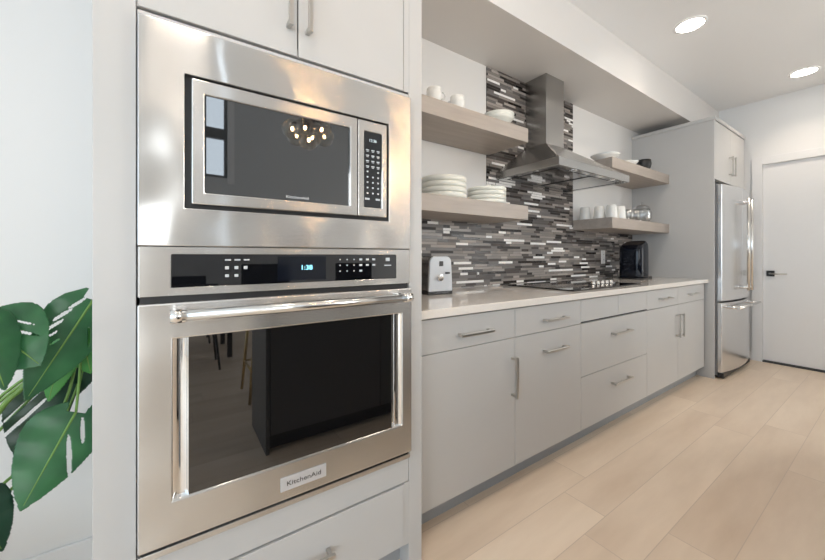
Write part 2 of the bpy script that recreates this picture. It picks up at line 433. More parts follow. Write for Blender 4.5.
# ------------------------------------------------------------------ oven tower cabinet
FT = 1.028      # face plane of the tower
TX0, TX1 = -.152, .747
tw = thing('tall_oven_cabinet', 'tall light grey cabinet surrounding the built-in oven and microwave', 'cabinet', ((TX0 + TX1) / 2, 1.38, 0))
B('side_panel', M['cab'], tw, (TX0, -.076, FT, YF - .002, 0, 2.485))
B('side_panel', M['cab'], tw, (.690, TX1, FT, YF - .002, 0, 2.485))
B('back_panel', M['cab'], tw, (-.076, .690, YF - .02, YF - .002, .05, 2.485), bev=0)
B('shelf_board', M['cab'], tw, (-.076, .690, FT + .004, YF - .02, 1.716, 1.74))
B('shelf_board', M['cab'], tw, (-.076, .690, FT + .06, YF - .02, 1.153, 1.168))
B('shelf_board', M['cab'], tw, (-.076, .690, FT + .004, YF - .02, .395, .415))
B('filler_strip', M['cab'], tw, (-.074, .688, FT, FT + .018, 1.694, 1.708))
B('filler_strip', M['cab'], tw, (-.074, .688, FT, FT + .018, .325, .418))
B('reveal', M['cab_in'], tw, (-.0755, .6895, FT + .012, FT + .02, .1, .33), bev=0)
B('reveal', M['cab_in'], tw, (-.0755, .6895, FT + .012, FT + .02, 1.70, 2.485), bev=0)
dr = B('drawer', M['cab'], tw, (-.072, .666, FT - .004, FT + .012, .105, .320))
B('filler_strip', M['cab'], tw, (.668, .690, FT, FT + .018, .1, .322), bev=.0005)
B('filler_strip', M['cab'], tw, (.668, .690, FT, FT + .018, 1.716, 2.485), bev=.0005)
handle(dr, (.298, .226), .2, 'x', FT - .004)
for (a, b_, hx) in ((-.072, .2935, .268), (.2975, .664, .323)):
    d = B('door', M['cab'], tw, (a, b_, FT - .004, FT + .012, 1.7145, 2.475))
    handle(d, (hx, 1.90), .24, 'z', FT - .004)
B('toe_kick', M['toe'], tw, (-.076, .69, FT + .06, FT + .075, 0, .1))

# ------------------------------------------------------------------ microwave with trim kit
mw = thing('built_in_microwave', 'stainless built-in microwave with trim frame, above the wall oven', 'microwave', (.31, 1.25, 1.168))
fy = FT - .022
bm = bmesh.new(); frame(bm, -.072, .682, 1.154, 1.688, .018, .594, 1.247, 1.575, fy, FT + .004)
bm_obj('trim_frame', bm, M['steel_trim'], mw, .002)
B('housing', M['black'], mw, (.0, .62, FT + .004, 1.45, 1.20, 1.60), bev=0)
B('inner_gap', M['black'], mw, (.018, .594, FT - .006, FT + .003, 1.247, 1.575), bev=0)
mdx1 = .4775
bm = bmesh.new(); frame(bm, .032, mdx1, 1.258, 1.568, .060, .452, 1.288, 1.533, fy - .002, FT - .006)
md = bm_obj('door', bm, M['steel'], mw, .003)
g = B('door_glass', M['mw_glass'], md, (.060, .452, fy + .003, FT - .006, 1.288, 1.533), bev=0)
B('chrome_edge', M['chrome'], md, (.450, .456, fy - .004, FT - .01, 1.286, 1.535), bev=.001)
bm = bmesh.new(); frame(bm, mdx1 + .002, .585, 1.258, 1.568, .501, .566, 1.288, 1.535, fy - .002, FT - .006)
cp = bm_obj('control_panel', bm, M['steel'], mw, .003)
g2 = B('panel_glass', M['panel_glass'], cp, (.501, .566, fy + .001, FT - .006, 1.288, 1.535), bev=0)
B('chrome_edge', M['chrome'], cp, (.565, .569, fy - .004, FT - .01, 1.286, 1.537), bev=.001)

def text_obj(name, s, size, loc, m, parent, ext=.0004, shear=0, sx=1):
    cu = bpy.data.curves.new(name, 'FONT'); cu.body = s; cu.size = size; cu.extrude = ext; cu.align_x = 'CENTER'; cu.align_y = 'CENTER'; cu.shear = shear
    o = bpy.data.objects.new(name, cu); COL.objects.link(o)
    dg = bpy.context.evaluated_depsgraph_get(); dg.update()
    me = bpy.data.meshes.new_from_object(o.evaluated_get(dg))
    COL.objects.unlink(o); bpy.data.objects.remove(o)
    mw_ = Matrix.Translation(Vector(loc) - base_of(parent)) @ Matrix.Rotation(PI / 2, 4, 'X') @ Matrix.Diagonal((sx, 1, 1, 1))
    me.transform(mw_); me.materials.clear(); me.materials.append(m)
    o = bpy.data.objects.new(name, me); COL.objects.link(o); o.parent = parent
    return o
text_obj('lettering', 'KitchenAid', .0115, (.29, fy + .0024, 1.2985), M['mark'], md, sx=1.25)
text_obj('clock_digits', '12:36', .013, (.533, fy + .0004, 1.507), M['lcd_dim'], cp, sx=1.0)
bm = bmesh.new()
for r_ in range(9):
    for c_ in range(3):
        if r_ in (4,) and c_ == 1: continue
        z = 1.475 - r_ * .0175; x = .514 + c_ * .0195
        w = .0055 if r_ < 4 else .0028
        h = .0016 if r_ < 4 else .0025
        box(bm, x - w, x + w, fy + .0004, fy + .0012, z - h, z + h)
        if r_ < 4: box(bm, x - w * .7, x + w * .7, fy + .0004, fy + .0012, z - h - .004, z - h - .002)
for c_ in (.513, .552): box(bm, c_ - .008, c_ + .008, fy + .0004, fy + .0012, 1.313, 1.319)
bm_obj('keypad', bm, M['mark'], cp)

# ------------------------------------------------------------------ wall oven
ov = thing('wall_oven', 'stainless built-in wall oven with dark window, below the microwave', 'oven', (.31, 1.3, .418))
OX0, OX1 = -.072, .682
oy = FT - .030
B('housing', M['black'], ov, (-.04, .66, FT + .022, 1.6, .43, 1.145), bev=0)
bm = bmesh.new(); frame(bm, OX0, OX1, 1.034, 1.1525, -.008, .624, 1.054, 1.134, FT - .020, FT + .01)
cpn = bm_obj('control_panel', bm, M['steel'], ov, .003)
gl = B('panel_glass', M['panel_glass'], cpn, (-.008, .624, FT - .0195, FT + .01, 1.054, 1.134), bev=0)
gy = FT - .0195
text_obj('clock_digits', '1:38', .019, (.316, gy - .0003, 1.096), M['lcd'], cpn, sx=1.1)
bm = bmesh.new()
for i in range(3):
    for j, h in enumerate((.0018, .004, .0035)):
        if j == 2 and i == 2: continue
        x = .112 + i * .022; z = 1.12 - j * .0205
        box(bm, x - .007, x + .007 - (.005 if j else 0), gy - .0008, gy, z - h, z + h)
bm_obj('mode_keys', bm, M['mark'], cpn)
bm = bmesh.new()
for i in range(6):
    for j in range(3):
        x = .420 + i * .0235; z = 1.119 - j * .018
        if i > 3 and j == 2: continue
        w = .002 if i < 3 else .005; h = .0018 if i < 3 else .003
        box(bm, x - w, x + w, gy - .0008, gy, z - h, z + h)
bm_obj('number_keys', bm, M['mark'], cpn)
bm = bmesh.new(); box(bm, .583, .598, gy - .0008, gy, 1.113, 1.124); bm_obj('start_key', bm, M['mark'], cpn)
bm = bmesh.new(); box(bm, .578, .604, gy - .0008, gy, 1.097, 1.1005); bm_obj('cancel_key', bm, M['mark'], cpn)
B('lcd_window', M['black_gloss'], cpn, (.235, .375, gy - .0002, gy + .001, 1.06, 1.129), bev=0)
B('gap', M['black'], ov, (OX0 + .003, OX1 - .003, FT - .006, FT + .012, 1.018, 1.034), bev=0)
bm = bmesh.new(); frame(bm, OX0, OX1, .446, 1.0185, -.006, .642, .549, .932, oy, FT + .006)
od = bm_obj('oven_door', bm, M['steel'], ov, .004)
B('door_glass', M['oven_glass'], od, (.026, .602, oy + .004, FT, .549, .932), bev=0)
# polished curved strips each side of the window
for (a, b_) in ((-.006, .026), (.602, .642)):
    bm = bmesh.new(); n_ = 8; poly = [(a, oy + .012)]
    for k in range(n_ + 1):
        t = k / n_; poly.append((a + (b_ - a) * t, oy + .003 + .009 * math.sin(PI * t)))
    poly.append((b_, oy + .02)); poly.append((a, oy + .02))
    prism(bm, poly[1:], lambda u, v, w: (u, v, .549 + w), .383)
    bm_obj('side_strip', bm, M['chrome'], od, smooth=False)
B('vent_strip', M['black'], ov, (OX0 + .004, OX1 - .004, FT - .012, FT + .012, .433, .4455), bev=0)
B('lower_trim', M['steel'], ov, (OX0, OX1, FT - .020, FT + .012, .4195, .434), bev=.001)
hb = bmesh.new(); tube(hb, [(.0, oy - .052, .993), (.634, oy - .052, .993)], .0135, 20)
oh = bm_obj('handle', hb, M['steel_bar'], od)
for xx in (.008, .622):
    bm = bmesh.new(); box(bm, xx - .014, xx + .014, oy - .062, oy, .979, 1.007); 
    bm_obj('handle_bracket', bm, M['chrome'], oh, .005)
for x0_, x1_ in ((-.010, .012), (.620, .644)):
    bm = bmesh.new(); tube(bm, [(x0_, oy - .052, .993), (x1_, oy - .052, .993)], .0158, 20)
    bm_obj('handle_cap', bm, M['chrome'], oh)
bd = B('badge', M['badge'], od, (.240, .371, oy - .003, oy, .473, .511), bev=.001)
text_obj('lettering', 'KitchenAid', .0185, (.3055, oy - .0034, .4915), M['dark_print'], bd, sx=1.2)

# ------------------------------------------------------------------ base cabinets
FB = 1.11
CT0, CT1 = .881, .916
def base_unit(x0, x1, label, rows):
    t = thing('base_cabinet', label, 'cabinet', ((x0 + x1) / 2, 1.42, 0), 'base cabinets under the counter')
    B('carcass', M['cab_in'], t, (x0 + .002, x1 - .002, FB + .019, YF - .002, .1, .879), bev=0)
    B('toe_kick', M['toe'], t, (x0, x1, FB + .065, FB + .08, 0, .1), bev=0)
    for kind, a, b_, z0, z1, hd in rows:
        d = B(kind, M['cab'], t, (a + .0015, b_ - .0015, FB, FB + .018, z0, z1), bev=.001)
        if hd: handle(d, (hd[1], hd[2]), hd[3], hd[0], FB)
    return t
base_unit(.749, 1.372, 'light grey base cabinet beside the oven tower, drawer over one door',
          [('drawer', .749, 1.372, .7325, .872, ('x', 1.09, .793, .2)), ('door', .749, 1.372, .103, .7295, ('z', 1.348, .545, .2))])
base_unit(1.372, 1.962, 'light grey base cabinet whose tall lower front has a horizontal handle',
          [('drawer', 1.372, 1.962, .7325, .872, ('x', 1.69, .793, .2)), ('drawer', 1.372, 1.962, .103, .7295, ('x', 1.69, .63, .2))])
base_unit(1.962, 2.843, 'wide light grey base cabinet with two deep drawers under the cooktop',
          [('front_panel', 1.962, 2.415, .742, .872, None), ('front_panel', 2.415, 2.843, .742, .872, None),
           ('drawer', 1.962, 2.843, .417, .7295, ('x', 2.43, .63, .24)), ('drawer', 1.962, 2.843, .103, .414, ('x', 2.43, .31, .24))])
base_unit(2.843, 3.427, 'light grey base cabinet just right of the cooktop, drawer over door',
          [('drawer', 2.843, 3.427, .7325, .872, ('x', 3.14, .80, .2)), ('door', 2.843, 3.427, .103, .7295, ('z', 3.39, .56, .19))])
base_unit(3.427, 4.078, 'last light grey base cabinet, against the panel beside the refrigerator',
          [('drawer', 3.427, 4.05, .7325, .872, ('x', 3.74, .80, .2)), ('door', 3.427, 4.05, .103, .7295, ('z', 3.465, .56, .19))])
tag(B('countertop', M['quartz'], None, (.749, 4.078, 1.085, YF - .009, CT0, CT1), bev=.003), 'long white-edged beige quartz countertop over the grey base cabinets', 'countertop')

# ------------------------------------------------------------------ fridge surround cabinet and refrigerator
fc = thing('refrigerator_cabinet', 'tall grey cabinet surround with side panel enclosing the refrigerator', 'cabinet', (4.55, 1.4, 0))
B('side_panel', M['cab'], fc, (4.08, 4.104, 1.045, YF - .002, 0, 2.385))
B('side_panel', M['cab'], fc, (5.04, 5.06, 1.045, YF - .002, 0, 2.385))
B('upper_box', M['cab'], fc, (4.104, 5.04, 1.066, YF - .002, 1.84, 2.385), bev=0)
for a, b_, hx in ((4.106, 4.571, 4.53), (4.573, 5.038, 4.615)):
    d = B('door', M['cab'], fc, (a, b_, 1.045, 1.064, 1.842, 2.383))
    handle(d, (hx, 2.02), .19, 'z', 1.045)
B('crown_trim', M['cab'], fc, (4.072, 5.068, 1.035, YF - .002, 2.385, 2.418))

fr = thing('refrigerator', 'stainless french-door refrigerator with bottom freezer drawer beside the far door', 'refrigerator', (4.572, 1.35, 0))
B('case', M['fridge_side'], fr, (4.114, 5.030, 1.035, 1.70, .03, 1.80), bev=.003)
B('grille', M['black'], fr, (4.13, 5.01, .99, 1.035, .01, .055), bev=.002)
fcx, fr_half = 4.572, .455
def curved(a, b_, z0, z1, y_edge=1.0, bulge=.045, back=1.033):
    bm = bmesh.new(); n_ = 14; poly = []
    for k in range(n_ + 1):
        x = a + (b_ - a) * k / n_; poly.append((x, y_edge - bulge * (1 - ((x - fcx) / fr_half) ** 2)))
    poly += [(b_, back), (a, back)]
    prism(bm, poly, lambda u, v, w: (u, v, z0 + w), z1 - z0)
    for f in bm.faces:
        if abs(f.normal.z) < .5: pass
    return bm
for a, b_, hx in ((4.117, 4.570, 4.515), (4.574, 5.027, 4.63)):
    d = bm_obj('door', curved(a, b_, .715, 1.79), M['steel_fridge'], fr, .004)
    bm = bmesh.new(); tube(bm, [(hx, .90, .80), (hx, .90, 1.68)], .0125, 14)
    h = bm_obj('handle', bm, M['steel_bar'], d)
    for z in (.83, 1.65):
        bm = bmesh.new(); tube(bm, [(hx, .902, z), (hx, .965, z)], .014, 12); bm_obj('handle_bracket', bm, M['chrome'], h)
fd = bm_obj('freezer_drawer', curved(4.117, 5.027, .06, .70), M['steel_fridge'], fr, .004)
bm = bmesh.new(); tube(bm, [(4.19, .905, .655), (4.955, .905, .655)], .0125, 14); h = bm_obj('handle', bm, M['steel_bar'], fd)
for x in (4.23, 4.915):
    bm = bmesh.new(); tube(bm, [(x, .907, .655), (x, .985, .655)], .014, 12); bm_obj('handle_bracket', bm, M['chrome'], h)

# ------------------------------------------------------------------ floating shelves
def shelf(x0, x1, z0, z1, label):
    return tag(B('floating_shelf', M['shelf'], None, (x0, x1, 1.395, YF - .001, z0, z1), bev=.0015), label, 'shelf', 'thick wooden floating shelves')
SL, SU = 1.360, 1.853
shelf(.749, 1.852, SU, SU + .088, 'taupe wood floating shelf holding two white cups, left of the hood')
shelf(.749, 1.852, SL, SL + .088, 'taupe wood floating shelf holding stacked cream dishes, left of the hood')
shelf(2.932, 4.078, SU, SU + .088, 'taupe wood floating shelf holding a black bowl, right of the hood')
shelf(2.932, 4.078, SL, SL + .088, 'taupe wood floating shelf with tumblers and glassware, right of the hood')
UT, LT = SU + .088, SL + .088

# ------------------------------------------------------------------ range hood
hd = thing('range_hood', 'stainless chimney range hood mounted on the mosaic wall above the cooktop', 'range hood', (2.38, 1.73, 1.674))
hx0, hx1, hy0, hy1, hz0, hz1 = 1.925, 2.835, 1.225, YF - .009, 1.688, 1.739
bm = bmesh.new(); box(bm, hx0, hx1, hy0, hy1, hz0, hz1)
lip = bm_obj('canopy_rim', bm, M['steel_hood'], hd, .002)
cx0, cx1, cy0 = 2.262, 2.495, 1.545
bm = bmesh.new()
lo = [bm.verts.new(p) for p in ((hx0 + .004, hy0 + .004, hz1), (hx1 - .004, hy0 + .004, hz1), (hx1 - .004, hy1, hz1), (hx0 + .004, hy1, hz1))]
hi = [bm.verts.new(p) for p in ((cx0, cy0, 1.968), (cx1, cy0, 1.968), (cx1, hy1, 1.968), (cx0, hy1, 1.968))]
for k in range(4): bm.faces.new((lo[k], lo[(k + 1) % 4], hi[(k + 1) % 4], hi[k]))
bm.faces.new(lo[::-1]); bm.faces.new(hi)
bm_obj('canopy', bm, M['steel_hood'], hd, .001)
B('chimney', M['steel_hood'], hd, (cx0 + .003, cx1 - .003, cy0 + .003, hy1, 1.966, 2.489), bev=.001)
bm = bmesh.new(); box(bm, hx0 + .01, hx1 - .01, hy0 + .01, hy1 - .002, hz0 - .003, hz0 - .0002)
un = bm_obj('underside', bm, M['hood_under'], hd)
for k in range(2):
    a = hx0 + .06 + k * .4
    bm = bmesh.new(); frame(bm, 0, .39, 0, .4, .006, .384, .006, .394, 0, .002)
    for v in bm.verts: v.co = Vector((a + v.co.x, hy0 + .05 + v.co.z, hz0 - .005 + v.co.y))
    bm_obj('filter_seal', bm, M['black'], un)
for x in (2.13, 2.63):
    bm = bmesh.new(); lathe(bm, [(0, -.004), (.028, -.004), (.03, 0), (0, 0)], (x, 1.262, hz0 - .002), 20)
    bm_obj('hood_light', bm, M['chrome'], un)

# ------------------------------------------------------------------ cooktop
ck = thing('cooktop', 'black glass electric cooktop with a row of silver knobs', 'cooktop', (2.40, 1.40, CT1))
B('glass_top', M['cook_glass'], ck, (1.975, 2.865, 1.16, 1.665, CT1, CT1 + .008), bev=.002)
bm = bmesh.new()
for x, y, r in ((2.17, 1.30, .085), (2.17, 1.52, .10), (2.42, 1.44, .11), (2.66, 1.52, .085)):
    for rr in (r, r * .6):
        n_ = 40; A = [bm.verts.new((x + rr * math.cos(2 * PI * k / n_), y + rr * math.sin(2 * PI * k / n_), CT1 + .0084)) for k in range(n_)]
        C = [bm.verts.new((x + (rr - .002) * math.cos(2 * PI * k / n_), y + (rr - .002) * math.sin(2 * PI * k / n_), CT1 + .0084)) for k in range(n_)]
        for k in range(n_): bm.faces.new((A[k], A[(k + 1) % n_], C[(k + 1) % n_], C[k]))
bm_obj('burner_rings', bm, M['toe'], ck)
for k in range(5):
    bm = bmesh.new(); lathe(bm, [(0, .0), (.017, .0), (.017, .004), (.015, .006), (.014, .021), (.012, .023), (0, .023)], (2.50 + k * .064, 1.325, CT1 + .008), 20)
    bm_obj('knob', bm, M['steel_bar'], ck)

# ------------------------------------------------------------------ outlet
ol = thing('wall_outlet', 'white electrical outlet plate on the mosaic backsplash left of the coffee machine', 'outlet', (3.45, YF - .008, 1.05))
B('cover_plate', M['plastic_white'], ol, (3.415, 3.487, YF - .014, YF - .008, 1.055, 1.185), bev=.002)
for z in (1.095, 1.145):
    s = B('socket', M['plastic_white'], ol, (3.436, 3.466, YF - .017, YF - .014, z - .016, z + .016), bev=.004)
    B('slot', M['black'], s, (3.444, 3.4465, YF - .0175, YF - .0169, z - .006, z + .006), (3.455, 3.4575, YF - .0175, YF - .0169, z - .006, z + .006), bev=0)

# ------------------------------------------------------------------ coffee machine
cm = thing('coffee_machine', 'glossy black coffee machine on the counter next to the grey side panel', 'coffee machine', (3.58, 1.50, CT1))
def rounded(w, d, r, n=6):
    P_ = []
    for cx_, cy_, a0 in ((w - r, d - r, 0), (-w + r, d - r, PI / 2), (-w + r, -d + r, PI), (w - r, -d + r, 3 * PI / 2)):
        for k in range(n + 1):
            a = a0 + PI / 2 * k / n; P_.append((cx_ + r * math.cos(a), cy_ + r * math.sin(a)))
    return P_
def loft(bm, secs):
    """secs: list of (polygon [(x,y)], z offset or fn) with equal counts"""
    rings = [[bm.verts.new(p) for p in s] for s in secs]
    for A, B_ in zip(rings, rings[1:]):
        for k in range(len(A)):
            f = bm.faces.new((A[k], A[(k + 1) % len(A)], B_[(k + 1) % len(B_)], B_[k])); f.smooth = True
    bm.faces.new(rings[0][::-1]); bm.faces.new(rings[-1])
mx_, my_ = 3.56, 1.50
bm = bmesh.new(); secs = []
for z, s in ((.012, .97), (.03, 1), (.26, 1), (.29, .985), (.312, .95), (.328, .88), (.337, .78)):
    secs.append([(mx_ + x * s, my_ + y * s, CT1 + z + (.022 * (x / .098) * (1 if z > .25 else 0))) for x, y in rounded(.098, .105, .06)])
loft(bm, secs)
body = bm_obj('body', bm, M['black_gloss'], cm)
bm = bmesh.new(); loft(bm, [[(mx_ + x, my_ + y, CT1 + z) for x, y in rounded(.101, .108, .06)] for z in (0, .014)]); bm_obj('base', bm, M['black'], cm)
bm = bmesh.new(); tube(bm, [(mx_ + .08, my_ - .03, CT1 + .275), (mx_ + .12, my_ - .03, CT1 + .26), (mx_ + .13, my_ - .03, CT1 + .225)], [.018, .017, .012], 14); bm_obj('brew_spout', bm, M['black'], cm)
bm = bmesh.new(); tube(bm, [(mx_ + .04, my_ - .05, CT1 + .335), (mx_ + .10, my_ - .06, CT1 + .335), (mx_ + .12, my_ - .06, CT1 + .30)], .008, 12); bm_obj('lever', bm, M['chrome'], cm)
bm = bmesh.new(); loft(bm, [[(mx_ + .16 + x, my_ - .02 + y, CT1 + z) for x, y in rounded(.065, .055, .03)] for z in (0.0, .020)]); bm_obj('drip_tray', bm, M['black'], cm)

# ------------------------------------------------------------------ toaster
ts = thing('toaster', 'silver and white toaster with front dial, on the counter beside the oven tower', 'toaster', (1.17, 1.60, CT1))
tx, ty0, ty1 = 1.215, 1.487, 1.72
rotm = Matrix.Rotation(math.radians(-2), 3, 'Z')
def trot(bm):
    c = Vector((tx, ty0 + .06, 0))
    for v in bm.verts: v.co = rotm @ (v.co - c) + c
def toast_prof(w, h, n=6):
    P_ = [(-w, 0), (w, 0)]
    r = .035
    for k in range(n + 1):
        a = PI / 2 * k / n; P_.append((w * .90 - r + r * math.cos(a), h - r + r * math.sin(a)))
    for k in range(n + 1):
        a = PI / 2 + PI / 2 * k / n; P_.append((-w * .90 + r + r * math.cos(a), h - r + r * math.sin(a)))
    return P_
H_ = .213
bm = bmesh.new(); prism(bm, toast_prof(.080, H_ - .022), lambda u, v, w: (tx + u, ty0 + .012 + w, CT1 + .02 + v), .20); trot(bm)
bm_obj('body', bm, M['steel_hood'], ts, .006)
bm = bmesh.new(); prism(bm, toast_prof(.082, H_ - .018), lambda u, v, w: (tx + u, ty0 + w, CT1 + .018 + v), .014); trot(bm)
tf = bm_obj('front_panel', bm, mat('toaster_silver_paint', (.56, .59, .63), .4, .15, noise=.02), ts, .004)
bm = bmesh.new(); box(bm, tx - .084, tx + .084, ty0 + .003, ty0 + .215, CT1, CT1 + .02); trot(bm); bm_obj('base', bm, M['black'], ts, .004)
bm = bmesh.new(); tube(bm, [(tx - .012, ty0 + .002, CT1 + .095), (tx - .012, ty0 - .016, CT1 + .095)], .018, 24); trot(bm); bm_obj('dial', bm, M['chrome'], ts)
bm = bmesh.new(); box(bm, tx + .028, tx + .05, ty0 - .018, ty0 + .001, CT1 + .115, CT1 + .124); trot(bm); bm_obj('lever', bm, M['black'], ts, .002)
bm = bmesh.new(); box(bm, tx - .012, tx + .014, ty0 - .002, ty0 + .001, CT1 + .158, CT1 + .185); trot(bm); bm_obj('display', bm, M['dark_print'], ts)
bm = bmesh.new(); 
for s in (-.03, .03): box(bm, tx + s - .012, tx + s + .012, ty0 + .04, ty0 + .19, CT1 + H_ - .003, CT1 + H_ - .0005)
trot(bm); bm_obj('slots', bm, M['black'], ts)

# ------------------------------------------------------------------ dishes
def dish_bm(r, h, kind='bowl'):
    bm = bmesh.new()
    if kind == 'bowl':      # low straight-sided stacking bowl
        lathe(bm, [(0, .0), (r * .9, .0), (r * .97, h * .12), (r, h * .35), (r, h), (r - .005, h), (r - .007, h * .6), (r * .7, .008), (0, .007)], seg=40)
    elif kind == 'flare':
        lathe(bm, [(0, .0), (r * .45, .0), (r * .5, h * .15), (r * .85, h * .7), (r, h), (r - .004, h), (r * .82, h * .72), (r * .45, h * .25), (0, h * .2)], seg=40)
    elif kind == 'round':
        lathe(bm, [(0, 0), (r * .5, 0), (r * .9, h * .3), (r, h * .65), (r * .93, h), (r * .88, h), (r * .93, h * .6), (r * .5, h * .1), (0, h * .08)], seg=32)
    return bm
def place(proto, name, loc, label, cat, group=None, first=[]):
    o = proto
    if name in first: o = copy_tree(proto)
    first.append(name); o.location = loc; tag(o, label, cat, group); return o
pos_word = ['at the bottom', 'second from the bottom', 'third from the bottom', 'at the top']
pr1 = bm_obj('cream_bowl', dish_bm(.130, .0302), M['ceramic_cream'], None, at=(0, 0, 0))
for k in range(4):
    place(pr1, 'cream_bowl', (1.266, 1.53, LT + k * .0305), 'wide cream bowl %s of the larger stack nearest the oven tower' % pos_word[k], 'bowl', 'stacked cream bowls on the left lower shelf')
pr2 = bm_obj('cream_plate', dish_bm(.120, .0252), M['ceramic_cream'], None, at=(0, 0, 0))
for k in range(4):
    place(pr2, 'cream_plate', (1.612, 1.525, LT + k * .0255), 'cream rimmed plate %s of the smaller stack towards the shelf end' % pos_word[k], 'plate', 'stacked cream plates on the left lower shelf')
pr3 = bm_obj('shallow_bowl', dish_bm(.10, .06, 'flare'), M['ceramic_cream'], None, at=(0, 0, 0))
place(pr3, 'shallow_bowl', (1.69, 1.50, UT), 'white shallow bowl, lower of two nested by the hood', 'bowl', 'nested bowls on the upper left shelf')
place(pr3, 'shallow_bowl', (1.69, 1.50, UT + .020), 'white shallow bowl, upper of two nested by the hood', 'bowl', 'nested bowls on the upper left shelf')

def teacup(rot, loc, label):
    t = thing('teacup', label, 'cup', loc, 'white cups on the upper left shelf'); t.rotation_euler.z = rot
    bm = bmesh.new(); lathe(bm, [(0, 0), (.024, 0), (.036, .016), (.0405, .045), (.039, .078), (.036, .078), (.037, .045), (.032, .02), (0, .008)])
    me = bm_obj('cup_body', bm, M['ceramic'], None, at=(0, 0, 0)); me.parent = t
    bm = bmesh.new(); tube(bm, [(.036, 0, .062), (.052, 0, .064), (.062, 0, .05), (.056, 0, .032), (.037, 0, .026)], .0045, 8)
    me = bm_obj('handle', bm, M['ceramic'], None, at=(0, 0, 0)); me.parent = t
teacup(-.4, (1.135, 1.45, UT), 'white cup with its handle to the right, nearest the oven tower')
teacup(2.0, (1.30, 1.45, UT), 'white cup further along, its handle turned away')

prp = bm_obj('serving_dish', dish_bm(.115, .055, 'flare'), M['ceramic'], None, at=(0, 0, 0)); prp.location = (3.05, 1.51, UT)
tag(prp, 'wide white serving dish on the upper right shelf end by the hood', 'dish')
prp = bm_obj('small_plate', dish_bm(.078, .05, 'flare'), M['ceramic'], None, at=(0, 0, 0)); prp.location = (3.425, 1.485, UT)
tag(prp, 'small white plate between the serving dish and the black bowl', 'plate')
prp = bm_obj('black_bowl', dish_bm(.066, .105, 'round'), M['black'], None, at=(0, 0, 0)); prp.location = (3.70, 1.475, UT)
tag(prp, 'round black bowl at the back of the upper right shelf', 'bowl')

bm = bmesh.new(); lathe(bm, [(0, 0), (.0445, 0), (.046, .004), (.038, .105), (.034, .112), (0, .112)])
cupp = bm_obj('tumbler', bm, M['ceramic'], None, at=(0, 0, 0))
for k, (x, y, lab) in enumerate(((2.99, 1.655, 'white upturned tumbler furthest back, against the wall behind the shelf'),
                            (3.03, 1.55, 'white upturned tumbler second from the wall, in the row'),
                            (3.035, 1.45, 'white upturned tumbler closest to the front left shelf corner'),
                            (3.185, 1.452, 'white upturned tumbler standing nearest the clear glasses'))):
    place(cupp, 'tumbler', (x, y, LT), lab, 'cup', 'white tumblers on the lower right shelf')
bm = bmesh.new(); lathe(bm, [(0, 0), (.03, 0), (.038, .05), (.036, .10), (.034, .10), (.036, .05), (.028, .006), (0, .005)])
gp = bm_obj('drinking_glass', bm, M['glassware'], None, at=(0, 0, 0))
for k, (x, y, lab) in enumerate(((3.36, 1.455, 'clear drinking glass next to the white tumblers'), (3.48, 1.455, 'clear drinking glass next to the lidded glass jar'), (3.50, 1.60, 'clear drinking glass behind the other two'))):
    place(gp, 'drinking_glass', (x, y, LT), lab, 'glass', 'clear glasses on the lower right shelf')
jr = thing('glass_jar', 'large rounded clear glass jar with a knobbed lid', 'jar', (3.70, 1.49, LT))
bm = bmesh.new(); lathe(bm, [(0, 0), (.06, 0), (.082, .04), (.085, .09), (.07, .13), (.066, .13), (.08, .09), (.077, .04), (.055, .006), (0, .005)], (3.70, 1.49, LT)); bm_obj('jar_body', bm, M['glassware'], jr)
bm = bmesh.new(); lathe(bm, [(.074, .131), (.06, .155), (.03, .172), (.008, .176), (.014, .192), (0, .2)], (3.70, 1.49, LT)); bm_obj('lid', bm, M['glassware'], jr)

# ------------------------------------------------------------------ recessed downlights
def downlight(x, y, label):
    t = thing('recessed_light', label, 'ceiling light', (x, y, CE), 'recessed downlights in the kitchen ceiling')
    bm = bmesh.new(); lathe(bm, [(.082, -.001), (.082, -.006), (.098, -.004), (.098, -.0005)], (x, y, CE), 32); bm_obj('trim_ring', bm, M['plastic_white'], t)
    bm = bmesh.new(); lathe(bm, [(0, -.003), (.082, -.003), (.082, -.001), (0, -.001)], (x, y, CE), 32); bm_obj('lens', bm, M['downlight'], t)
    l = bpy.data.lights.new('downlight_lamp', 'SPOT'); l.energy = 20; l.color = WARM; l.spot_size = math.radians(130); l.spot_blend = .8; l.shadow_soft_size = .07
    lo_ = bpy.data.objects.new('downlight_lamp', l); COL.objects.link(lo_); lo_.parent = t; lo_.location = (0, 0, -.012)
downlight(3.065, .92, 'round recessed downlight nearest, in front of the soffit')
downlight(4.70, .57, 'round recessed downlight furthest along, near the far door wall')
downlight(1.45, .75, 'round recessed downlight overhead near the oven tower')
downlight(.0, .45, 'round recessed downlight overhead before the oven')

# ------------------------------------------------------------------ island
isl = thing('kitchen_island', 'charcoal kitchen island with pale worktop, reflected in the oven glass', 'kitchen island', (1.8, -.35, 0))
B('body', M['charcoal'], isl, (.44, 3.3, -.50, -.09, .1, .88), bev=.002)
B('end_panel', M['charcoal'], isl, (.42, .44, -.50, -.07, 0, .88), bev=.002)
B('end_panel', M['charcoal'], isl, (3.3, 3.32, -.50, -.07, 0, .88), bev=.002)
for k in range(4):
    a = .445 + k * .7135; B('door', M['charcoal'], isl, (a, a + .71, -.09, -.072, .105, .875), bev=.0015)
B('toe_kick', M['black'], isl, (.44, 3.3, -.48, -.14, 0, .1), bev=0)
B('worktop', M['quartz'], isl, (.40, 3.34, -.80, -.05, .88, .915), bev=.003)

